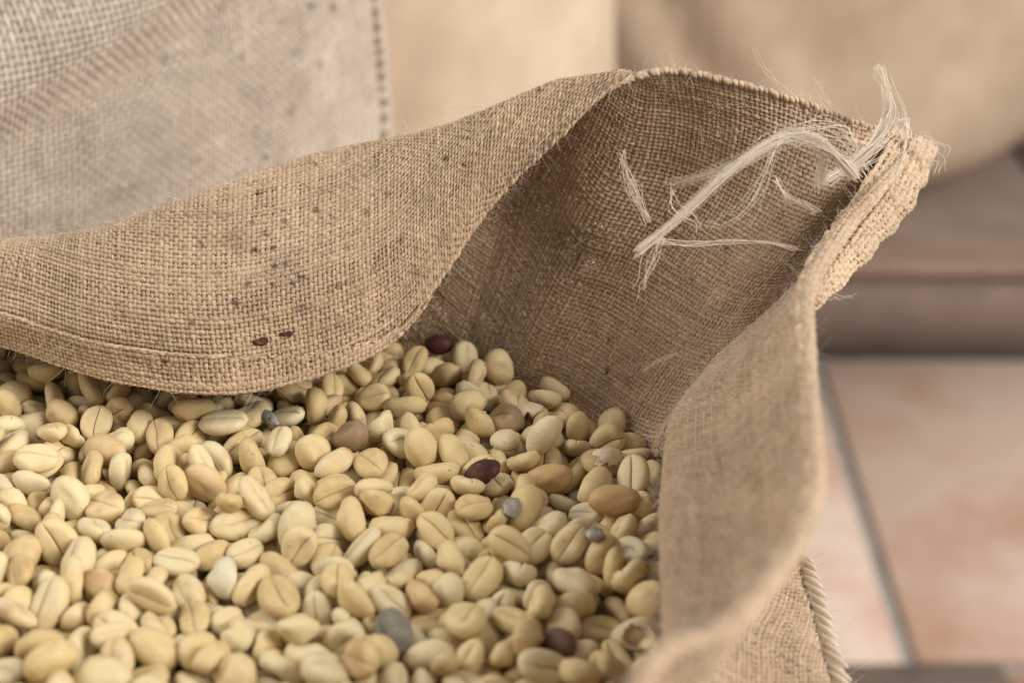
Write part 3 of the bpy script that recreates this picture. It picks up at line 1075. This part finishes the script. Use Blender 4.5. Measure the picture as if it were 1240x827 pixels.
def bean_mesh(name, L, W, Td, Tf, seed, lo=False, groove=1.0):
    rg = np.random.default_rng(seed)
    bu = np.linspace(-1, 1, 7 if lo else 15)
    bv_ = np.linspace(-1, 1, 7) if lo else np.array(BV)
    X, Y = np.meshgrid(bu, bv_, indexing='ij')
    x = X * np.sqrt(1 - Y * Y / 2)
    y = Y * np.sqrt(1 - X * X / 2)
    rho = np.clip(np.hypot(x, y), 0, 1)
    skew, egg, bend = rg.normal() * .06, rg.normal() * .10, rg.normal() * .07
    s_a, s_b = rg.normal() * .05, rg.normal() * .035
    gw = rg.uniform(.022, .042)
    cap = []
    lum = [rg.normal() * .06 for _ in range(6)]
    for side in (0, 1):
        if side:
            z = Td * np.clip(1 - rho ** 2.3, 0, 1) ** .56
        else:
            z = -Tf * np.clip(1 - rho ** 5, 0, 1) ** .5
        yy = y * (1 + egg * x) + bend * (1 - x * x) + skew * np.sin(2 * x)
        px_ = x * L / 2
        py_ = yy * W / 2
        z = z * (1 + lum[0] * x + lum[1] * y + lum[2] * np.sin(3 * x + 1) + lum[3] * np.sin(4 * y) + lum[4] * np.sin(5 * x + 3 * y) + lum[5] * np.sin(6 * y - 4 * x + 2))
        g = np.zeros_like(x)
        if not side:
            line = s_a * np.sin(2.6 * x) + s_b
            dist = y - line
            endf = np.clip(1.05 - np.abs(x) ** 5, 0, 1)
            g = np.exp(-(dist / gw) ** 2) * endf
            wide = np.exp(-(dist / .26) ** 2) * endf
            z = z + groove * (0.00055 * g + 0.00022 * wide)
        cap.append((np.stack([px_, py_, z], -1), g))
    n, m = X.shape
    Vt = np.concatenate([cap[0][0].reshape(-1, 3), cap[1][0].reshape(-1, 3)])
    gr = np.concatenate([cap[0][1].ravel(), cap[1][1].ravel()])
    idx = np.arange(n * m).reshape(n, m)
    bord = np.zeros((n, m), bool)
    bord[0], bord[-1], bord[:, 0], bord[:, -1] = True, True, True, True
    top = np.where(bord, idx, idx + n * m)
    F0 = np.stack([idx[:-1, :-1], idx[:-1, 1:], idx[1:, 1:], idx[1:, :-1]], -1).reshape(-1, 4)
    F1_ = np.stack([top[:-1, :-1], top[1:, :-1], top[1:, 1:], top[:-1, 1:]], -1).reshape(-1, 4)
    Fa = np.concatenate([F0, F1_])
    used = np.unique(Fa)
    rm = np.full(len(Vt), -1)
    rm[used] = np.arange(len(used))
    Vt, gr, Fa = Vt[used], gr[used], rm[Fa]
    return Vt, Fa, gr


dims = []
for k in range(18):
    rg = np.random.default_rng(100 + k)
    L = rg.uniform(.0084, .0107)
    W = rg.uniform(.0062, .0076)
    Td = rg.uniform(.0021, .0030)
    Tf = rg.uniform(.0013, .0019)
    dims.append((L, W, Td, Tf))
dims[10] = (.0092, .0068, .0033, .0024)       # round single-seed bean
dims[11] = (.0110, .0071, .0029, .0015)
HI = [bean_mesh('coffee_bean', *d, 300 + k) for k, d in enumerate(dims)]
LO = [bean_mesh('coffee_bean', *d, 300 + k, lo=True, groove=.4) for k, d in enumerate(dims)]


def bean_mat(name, stops, blot=(0.36, 0.15, 0.06), blot_at=0.675, rough=0.56, groove_col=(0.36, 0.17, 0.075)):
    m, nt, p, out = new_mat(name)
    oi = N(nt, 'ShaderNodeObjectInfo')
    geo = N(nt, 'ShaderNodeNewGeometry')
    r = math_(nt, 'FRACT', math_(nt, 'ADD', oi.outputs['Random'], geo.outputs['Random Per Island']))
    r2 = math_(nt, 'FRACT', math_(nt, 'MULTIPLY', r, 7.31))
    r3 = math_(nt, 'FRACT', math_(nt, 'MULTIPLY', r, 23.7))
    pos = geo.outputs['Position']
    mott = noise(nt, pos, 380, 5, .65)
    big = noise(nt, pos, 130, 2, .5)
    col = ramp(nt, math_(nt, 'ADD', math_(nt, 'MULTIPLY', r, .72), math_(nt, 'MULTIPLY_ADD', mott, .6, -.16)), stops)
    # paler silver skin clinging in patches
    sk = N(nt, 'ShaderNodeMapRange')
    sk.inputs['From Min'].default_value = .52
    sk.inputs['From Max'].default_value = .66
    nt.links.new(noise(nt, pos, 260, 6, .72), sk.inputs['Value'])
    col = mixc(nt, math_(nt, 'MULTIPLY', sk.outputs[0], .38), col, mixc(nt, .5, col, (.80, .72, .56)))
    # reddish brown patches of dried skin on some beans
    b = math_(nt, 'MULTIPLY_ADD', r2, .30, math_(nt, 'MULTIPLY_ADD', big, .9, -.10))
    bl = N(nt, 'ShaderNodeMapRange')
    bl.inputs['From Min'].default_value = blot_at
    bl.inputs['From Max'].default_value = blot_at + .13
    nt.links.new(b, bl.inputs['Value'])
    col = mixc(nt, math_(nt, 'MULTIPLY', bl.outputs[0], .55), col, blot)
    # small dark specks
    sp_ = N(nt, 'ShaderNodeMapRange')
    sp_.inputs['From Min'].default_value = .70
    sp_.inputs['From Max'].default_value = .76
    nt.links.new(noise(nt, pos, 900, 2, .5), sp_.inputs['Value'])
    col = mixc(nt, math_(nt, 'MULTIPLY', sp_.outputs[0], .6), col, (.14, .07, .035))
    # skin of the centre cut
    gpow = math_(nt, 'POWER', attr(nt, 'groove'), 1.3)
    col = mixc(nt, math_(nt, 'MULTIPLY', gpow, math_(nt, 'MULTIPLY_ADD', r3, .6, .38)), col, groove_col)
    nt.links.new(col, p.inputs['Base Color'])
    p.inputs['Roughness'].default_value = rough
    p.inputs['Specular IOR Level'].default_value = .32
    p.inputs['Subsurface Weight'].default_value = .12
    p.inputs['Subsurface Radius'].default_value = (1.0, .55, .25)
    p.inputs['Subsurface Scale'].default_value = .0012
    bmp = N(nt, 'ShaderNodeBump')
    bmp.inputs['Strength'].default_value = .5
    bmp.inputs['Distance'].default_value = .0004
    nt.links.new(noise(nt, pos, 520, 5, .65), bmp.inputs['Height'])
    nt.links.new(bmp.outputs[0], p.inputs['Normal'])
    return m


M_bean = bean_mat('pale_coffee_bean', [(.08, (.46, .325, .15)), (.3, (.585, .435, .205)), (.52, (.645, .50, .265)), (.72, (.61, .515, .31)), (.9, (.60, .43, .20))])
M_grey_bean = bean_mat('mouldy_bean', [(.1, (.15, .12, .09)), (.5, (.36, .315, .25)), (.9, (.62, .56, .47))], (.08, .065, .05), .42, .95, (.12, .10, .08))
M_purple_bean = bean_mat('purple_brown_bean', [(.1, (.12, .07, .05)), (.5, (.20, .115, .085)), (.9, (.29, .18, .13))], (.10, .04, .035), .55, .6, (.10, .05, .04))
M_mottled_bean = bean_mat('mottled_brown_bean', [(.1, (.30, .18, .085)), (.5, (.46, .31, .16)), (.9, (.52, .36, .19))], (.10, .05, .03), .50, .55)
M_tan_bean = bean_mat('tan_bean', [(.1, (.47, .30, .125)), (.5, (.53, .355, .155)), (.9, (.56, .38, .175))], (.34, .16, .06), .62, .5)
M_red_bean = bean_mat('red_stained_bean', [(.1, (.52, .35, .17)), (.5, (.57, .395, .20)), (.9, (.60, .43, .23))], (.33, .13, .055), .50, .5, (.32, .09, .04))
M_green_bean = bean_mat('greenish_bean', [(.1, (.53, .46, .29)), (.5, (.60, .53, .35)), (.9, (.63, .56, .38))], (.36, .30, .16), .75, .5)
M_dark_husk = plain_noise_mat('dark_husk', [(.3, (.025, .012, .010)), (.55, (.075, .025, .018)), (.75, (.20, .07, .05))], 420, .68, .0004, 900, .25)
M_silver_husk = plain_noise_mat('silver_husk', [(.3, (.13, .11, .09)), (.6, (.36, .32, .27)), (.75, (.56, .51, .44))], 520, .42, .0003, 1200, .5)
M_skin = plain_noise_mat('papery_skin', [(.3, (.52, .39, .23)), (.7, (.70, .57, .38))], 350, .5, .0002, 800, .4)

hi_me, lo_me = [], []
for (Vb, Fb, gb) in HI:
    m = np_mesh('coffee_bean', Vb, Fb, True, {'groove': gb})
    m.materials.append(M_bean)
    hi_me.append(m)

# ------------------------------------------------------------------ coffee beans: let them fall into the sack (centimetres)
POLY = [(-15.2, 18.2), (-0.2, 18.2), (1.0, 20.4), (1.8, 22.0), (2.5, 23.5), (2.9, 25.0), (3.25, 31.2), (3.1, 32.2), (1.0, 34.8), (-1.5, 36.6), (-4.0, 37.4), (-15.2, 37.2)]


def inside(x, y):
    c = False
    n_ = len(POLY)
    for i in range(n_):
        x1, y1 = POLY[i]
        x2, y2 = POLY[(i + 1) % n_]
        if (y1 > y) != (y2 > y) and x < (x2 - x1) * (y - y1) / (y2 - y1) + x1:
            c = not c
    return c


bpy.ops.rigidbody.world_add()
rbw = sc.rigidbody_world
simc = bpy.data.collections.new('sim')
sc.collection.children.link(simc)
rbw.collection = simc
rbw.substeps_per_frame = 4
rbw.solver_iterations = 8
rbw.point_cache.frame_end = 100


def passive(vs, fs):
    m = bpy.data.meshes.new('sim')
    m.from_pydata(vs, [], fs)
    o = bpy.data.objects.new('sim', m)
    simc.objects.link(o)
    o.rigid_body.type = 'PASSIVE'
    o.rigid_body.collision_shape = 'MESH'
    o.rigid_body.friction = .7
    o.rigid_body.collision_margin = 0
    return o


ZF = -1.55
passive([(-40, -20, ZF), (40, -20, ZF), (40, 60, ZF), (-40, 60, ZF)], [(0, 1, 2, 3)])
n_ = len(POLY)
passive([(x, y, -5) for x, y in POLY] + [(x, y, 20) for x, y in POLY], [(k, (k + 1) % n_, n_ + (k + 1) % n_, n_ + k) for k in range(n_)])
hulls = []
for (Vb, Fb, gb) in LO:
    m = bpy.data.meshes.new('sim')
    m.from_pydata((Vb * 100).tolist(), [], Fb.tolist())
    hulls.append(m)
simb = []
for layer in range(6):
    y = 18.8
    while y < 37.0:
        x = -14.7 + rnd.uniform(0, .5)
        while x < 3.2:
            if all(inside(x + dx, y + dy) for dx, dy in ((.45, 0), (-.45, 0), (0, .45), (0, -.45))):
                k = rnd.randrange(18)
                o = bpy.data.objects.new('sim', hulls[k])
                o.location = (x + rnd.uniform(-.1, .1), y + rnd.uniform(-.1, .1), ZF + .65 + layer * .95)
                o.rotation_euler = [rnd.uniform(-3.1, 3.1) for _ in range(3)]
                s_ = rnd.uniform(.84, 1.10)
                o.scale = (s_, s_, s_)
                simc.objects.link(o)
                b = o.rigid_body
                b.collision_shape = 'CONVEX_HULL'
                b.friction = .75
                b.restitution = 0
                b.use_margin = True
                b.collision_margin = 0
                b.linear_damping = .1
                b.angular_damping = .25
                simb.append((o, k))
            x += .99
        y += .99
for f in range(1, 46):
    sc.frame_set(f)
beans = []
for o, k in simb:
    M = np.array(o.matrix_world)
    M[:3, 3] *= .01
    M[2, 3] += ZB
    if -M[2, 2] < -.3 * np.linalg.norm(M[:3, 2]) and rnd.random() < .62:      # turned over about its long axis
        mid = (dims[k][2] - dims[k][3]) / 2
        Tm = np.eye(4)
        Tm[1, 1] = Tm[2, 2] = -1
        Tm[2, 3] = 2 * mid
        M = M @ Tm
    beans.append((M, k))
for o in list(simc.objects):
    m = o.data
    bpy.data.objects.remove(o)
bpy.ops.rigidbody.world_remove()
sc.collection.children.unlink(simc)
bpy.data.collections.remove(simc)
for m in [m for m in bpy.data.meshes if m.name.startswith('sim')]:
    bpy.data.meshes.remove(m)
sc.frame_set(1)
print('beans', len(beans), time.time() - T0)

# keep beans that are inside the sack and below the flap
surfV = G[::6, ::6]
sm = MASK[::6, ::6]
a_, b_ = surfV.shape[:2]
sidx = np.arange(a_ * b_).reshape(a_, b_)
sF = np.stack([sidx[:-1, :-1], sidx[1:, :-1], sidx[1:, 1:], sidx[:-1, 1:]], -1)
sF = sF[sm[:-1, :-1] & sm[1:, :-1] & sm[1:, 1:] & sm[:-1, 1:]].reshape(-1, 4)
sack_bvh = BVHTree.FromPolygons([tuple(v) for v in surfV.reshape(-1, 3)], [tuple(map(int, f)) for f in sF])
keep = []
top = []
for M, k in beans:
    c = M[:3, 3]
    if c[2] < ZB - .03 or c[2] > ZB + .012:
        continue
    Vb = LO[k][0] @ M[:3, :3].T + c
    hit = sack_bvh.find_nearest(Vector(c), .004)
    low = 0.0
    if hit[0] is not None and hit[3] < .0032:
        # sits in the cloth: press it a little down, drop it when it is deep in it
        if hit[3] < .0020:
            continue
    top.append(Vb[:, 2].max())
    keep.append((M, k))
beans = keep
print('kept', len(beans), 'surface', np.percentile(top, [50, 90, 99]) - ZB)

# which beans does the photograph's viewpoint show, and how large
ids, VV, FF, off = [], [], [], 0
for q, (M, k) in enumerate(beans):
    Vb = LO[k][0] @ M[:3, :3].T + M[:3, 3]
    VV.append(Vb)
    FF.append(LO[k][1] + off)
    off += len(Vb)
    ids.extend([q] * len(LO[k][1]))
nb_faces = len(ids)
VV.append(surfV.reshape(-1, 3))
FF.append(sF + off)
VVc, FFc = np.concatenate(VV), np.concatenate(FF)
bvh = BVHTree.FromPolygons(VVc.tolist(), FFc.tolist())
seen = np.zeros(len(beans), int)
org = Vector((0, 0, ZB + ZC))
for yy in range(380, 827, 4):
    for xx in range(0, 850, 4):
        h = bvh.ray_cast(org, Vector(ray(xx, yy)))
        if h[2] is not None and h[2] < nb_faces:
            seen[ids[h[2]]] += 1
order = np.argsort(-seen)
print('beans in view', (seen > 0).sum(), 'more than 4 samples', (seen > 4).sum(), time.time() - T0)
ind = [int(q) for q in order[:300] if seen[q] > 0]
cent = np.array([M[:3, 3] for M, k in beans])
cpx = to_px(cent)

specials = {}


def nearest(px, py, big=55):
    d = np.hypot(cpx[:, 0] - px, cpx[:, 1] - py) + np.where(seen < big, 1e4, 0) - .4 * np.minimum(seen, 110)
    for q in np.argsort(d):
        if int(q) in ind and int(q) not in specials:
            return int(q)


for px, py, mat, nm, lab in [
    (502, 770, M_grey_bean, 'mouldy_bean', 'round grey mouldy bean among the pale coffee beans'),
    (695, 787, M_purple_bean, 'dried_bean', 'dark purple brown dried bean among the pale coffee beans'),
    (597, 543, M_mottled_bean, 'mottled_bean', 'mottled brown bean lying near the shaded back of the heap'),
    (760, 614, M_tan_bean, 'tan_bean', 'deep tan bean with rough end beside the upright sack wall'),
    (688, 584, M_tan_bean, 'tan_bean', 'large yellow tan bean resting upon the heap behind the silvery husk'),
    (500, 742, M_red_bean, 'red_stained_bean', 'orange pink bean just behind the round grey mouldy bean'),
    (268, 606, M_red_bean, 'red_stained_bean', 'small bean with red brown scarred face in the open middle of the heap'),
    (172, 520, M_red_bean, 'red_stained_bean', 'reddish brown sided bean just in front of the hem'),
    (430, 540, M_mottled_bean, 'mottled_bean', 'bean with dark brown end in the shaded middle of the heap'),
    (775, 672, M_green_bean, 'greenish_bean', 'pale greenish bean near the upright sack wall'),
    (262, 690, M_green_bean, 'greenish_bean', 'pale greenish white bean with smooth rounded back'),
    (95, 555, M_red_bean, 'red_stained_bean', 'bean with a pinkish red skin near the left end of the hem'),
]:
    q = nearest(px, py)
    specials[q] = (mat, nm, lab)

GRP = 'coffee beans heaped in the open sack'
cam_p = np.array([0, 0, ZB + ZC])
special_me = {}
for q in ind:
    M, k = beans[q]
    view = cam_p - M[:3, 3]
    view /= np.linalg.norm(view)
    flat = -M[:3, 2] / np.linalg.norm(M[:3, 2])
    dt = float(flat @ view)
    if q in specials:
        mat, nm, lab = specials[q]
        me = hi_me[10 if nm in ('mouldy_bean', 'dried_bean') else k].copy()
        me.materials.clear()
        me.materials.append(mat)
        o = link(bpy.data.objects.new(nm, me))
        o['label'] = lab
    else:
        o = link(bpy.data.objects.new('coffee_bean', hi_me[k]))
        x_, y_, _ = cpx[q]
        if y_ < 0.30 * abs(x_ - 270) * (x_ < 480) + 505 and x_ < 480:
            place = 'close in front of the hem'
        elif x_ > 735:
            place = 'touching the upright sack wall'
        elif y_ < 500:
            place = 'deep in the shaded corner'
        elif x_ > 480:
            place = 'near the upright sack wall'
        else:
            place = 'far from the upright sack wall'
        how = 'with flat grooved face showing' if dt > .5 else ('with smooth rounded back showing' if dt < -.35 else 'tipped on its side')
        o['label'] = 'cream coffee bean ' + how + ', ' + place
        o['group'] = 'beans ' + how + ', ' + place
    o['category'] = 'coffee bean'
    if q in specials and specials[q][1] in ('mouldy_bean', 'dried_bean'):
        M = M.copy()
        M[:3, :3] *= 0.98
    o.matrix_world = Matrix(M.tolist())

# all remaining beans: one mass
parts = []
isel = set(ind)
for q, (M, k) in enumerate(beans):
    if q in isel:
        continue
    src = HI[k] if seen[q] > 0 else LO[k]
    parts.append((src[0] @ M[:3, :3].T + M[:3, 3], src[1], {'groove': src[2]}))
V, F, at = merge(parts)
obj('bean_heap', np_mesh('bean_heap', V, F, True, at), M_bean, kind='stuff',
    label='mass of further pale coffee beans filling the open sack', category='coffee beans')


# ------------------------------------------------------------------ husks and flecks among the beans and on the cloth
def surface_point(px, py):
    for k in range(40):
        h = bvh.ray_cast(org, Vector(ray(px, py + 3 * k)))
        if h[0] is not None:
            return np.array(h[0]), np.array(h[1])


def shell_mesh(name, L, W, H, cut, seed, mat, thick=.0003):
    """thin curved piece of husk, open underneath, with a torn edge"""
    rg = np.random.default_rng(seed)
    na, nr = 22, 6
    a = np.arange(na) * 2 * math.pi / na
    tear = 1 + .14 * rg.normal(size=na) * cut
    V = [(0, 0, H)]
    for r in range(1, nr + 1):
        for k in range(na):
            q = r / nr * 1.25 * (1 + (tear[k] - 1) * (r / nr) ** 2)
            V.append((L / 2 * math.sin(q) * math.cos(a[k]), W / 2 * math.sin(q) * math.sin(a[k]), H * math.cos(q) + rg.normal() * .00012))
    F = [(0, 1 + k, 1 + (k + 1) % na) for k in range(na)]
    for r in range(nr - 1):
        for k in range(na):
            b = 1 + r * na
            F.append((b + k, b + na + k, b + na + (k + 1) % na, b + (k + 1) % na))
    m = bpy.data.meshes.new(name)
    m.from_pydata(V, [], F)
    for p in m.polygons:
        p.use_smooth = True
    m.materials.append(mat)
    return m


def put(name, me, px, py, lift, rot, label, cat, thick=.00025):
    p, nn = surface_point(px, py)
    tc = cam_p - p
    if nn @ tc < 0:
        nn = -nn
    nn = nn + np.array([0, 0, 1.0]) + .8 * tc / np.linalg.norm(tc)      # it lies on top of the beans
    nn /= np.linalg.norm(nn)
    o = link(bpy.data.objects.new(name, me))
    base = p + nn * lift
    for _ in range(12):                     # raise it until it rests on the beans around it, not in the gap between them
        free = 0
        for dx, dz in ((0, 0), (.0024, 0), (-.0024, 0), (0, .0018), (0, -.0012)):
            v_ = base + nn * .0016 + np.array([dx, 0, dz]) - cam_p
            h = bvh.ray_cast(org, Vector(v_))
            free += h[0] is None or h[3] > np.linalg.norm(v_)
        if free >= 5:
            break
        base = base + np.array([0, 0, .0004]) + .0003 * tc / np.linalg.norm(tc)
    o.location = base
    qn = Vector(nn).to_track_quat('Z', 'Y')
    o.rotation_mode = 'QUATERNION'
    from mathutils import Euler
    o.rotation_quaternion = qn @ Euler(rot).to_quaternion()
    md = o.modifiers.new('thickness', 'SOLIDIFY')
    md.thickness = thick
    o['label'] = label
    o['category'] = cat
    return o


put('dark_husk', shell_mesh('dark_husk', .0085, .0058, .0030, 1, 1, M_dark_husk), 586, 600, .0008, (.25, -.3, .4),
    'black and dark red cherry husk fragment lying upon the beans', 'husk')
put('silvery_husk', shell_mesh('silvery_husk', .0062, .0044, .0022, 1, 2, M_silver_husk), 617, 636, .0006, (0, .2, .2),
    'silvery grey dry husk fragment just in front of the black husk', 'husk')
put('dark_husk_scrap', shell_mesh('dark_husk_scrap', .0042, .0034, .0018, 1.6, 3, M_silver_husk), 722, 652, .0007, (.2, .1, 1),
    'small crumpled dark grey husk scrap near the upright sack wall', 'husk')
put('papery_skin', shell_mesh('papery_skin', .0075, .0046, .0020, 1.8, 4, M_skin), 640, 512, .0004, (.1, 0, .3),
    'whitish papery skin flake in the shaded back of the heap', 'husk')
put('papery_skin', shell_mesh('papery_skin', .0078, .0050, .0024, 2.0, 5, M_skin), 735, 556, .0004, (.2, .2, 0),
    'torn pale skin flake with ragged top edge beside the upright sack wall', 'husk')
put('dark_husk', shell_mesh('dark_husk', .0075, .0052, .0030, .6, 6, M_dark_husk), 532, 420, .0004, (.3, .2, .3),
    'dark brown husk half hidden in the shadow under the fold of the sack', 'husk')
put('grey_husk', shell_mesh('grey_husk', .0068, .0032, .0016, 1.2, 7, M_silver_husk), 328, 508, .0002, (.1, 0, -.3),
    'thin grey husk sliver on the beans just in front of the hem', 'husk')
put('broken_shell', shell_mesh('broken_shell', .0072, .0064, .0036, .8, 8, M_mottled_bean), 772, 770, .0030, (2.7, .2, .5),
    'hollow broken brown bean shell beside the upright sack wall', 'husk')


def fleck(px, py, s, seed, label):
    rg = np.random.default_rng(seed)
    n_ = 9
    a = np.arange(n_) * 2 * math.pi / n_
    r = s * (1 + .28 * rg.normal(size=n_)).clip(.5, 1.5)
    V = [(r[k] * math.cos(a[k]) * 1.35, r[k] * math.sin(a[k]) * .8, 0) for k in range(n_)]
    V += [(v[0] * .6, v[1] * .6, s * .35 + rg.normal() * s * .06) for v in V]
    F = [(k, (k + 1) % n_, n_ + (k + 1) % n_, n_ + k) for k in range(n_)] + [tuple(range(n_, 2 * n_)), tuple(range(n_))[::-1]]
    m = bpy.data.meshes.new('husk_fleck')
    m.from_pydata(V, [], F)
    m.materials.append(M_dark_husk)
    p, nn = surface_point(px, py)
    if nn @ (cam_p - p) < 0:
        nn = -nn
    o = link(bpy.data.objects.new('husk_fleck', m))
    o.location = p + nn * .0006
    o.rotation_mode = 'QUATERNION'
    o.rotation_quaternion = Vector(nn).to_track_quat('Z', 'Y')
    o['label'] = label
    o['category'] = 'fleck'


fleck(315, 413, .00115, 1, 'larger dark brown fleck stuck to the flap just above the hem stitching')
fleck(348, 403, .0009, 2, 'smaller dark brown fleck stuck to the flap beside the larger fleck')
print('script', time.time() - T0, 'tris', sum(len(o.data.polygons) * 2 for o in sc.objects if o.type == 'MESH' and o.data.users == 1))
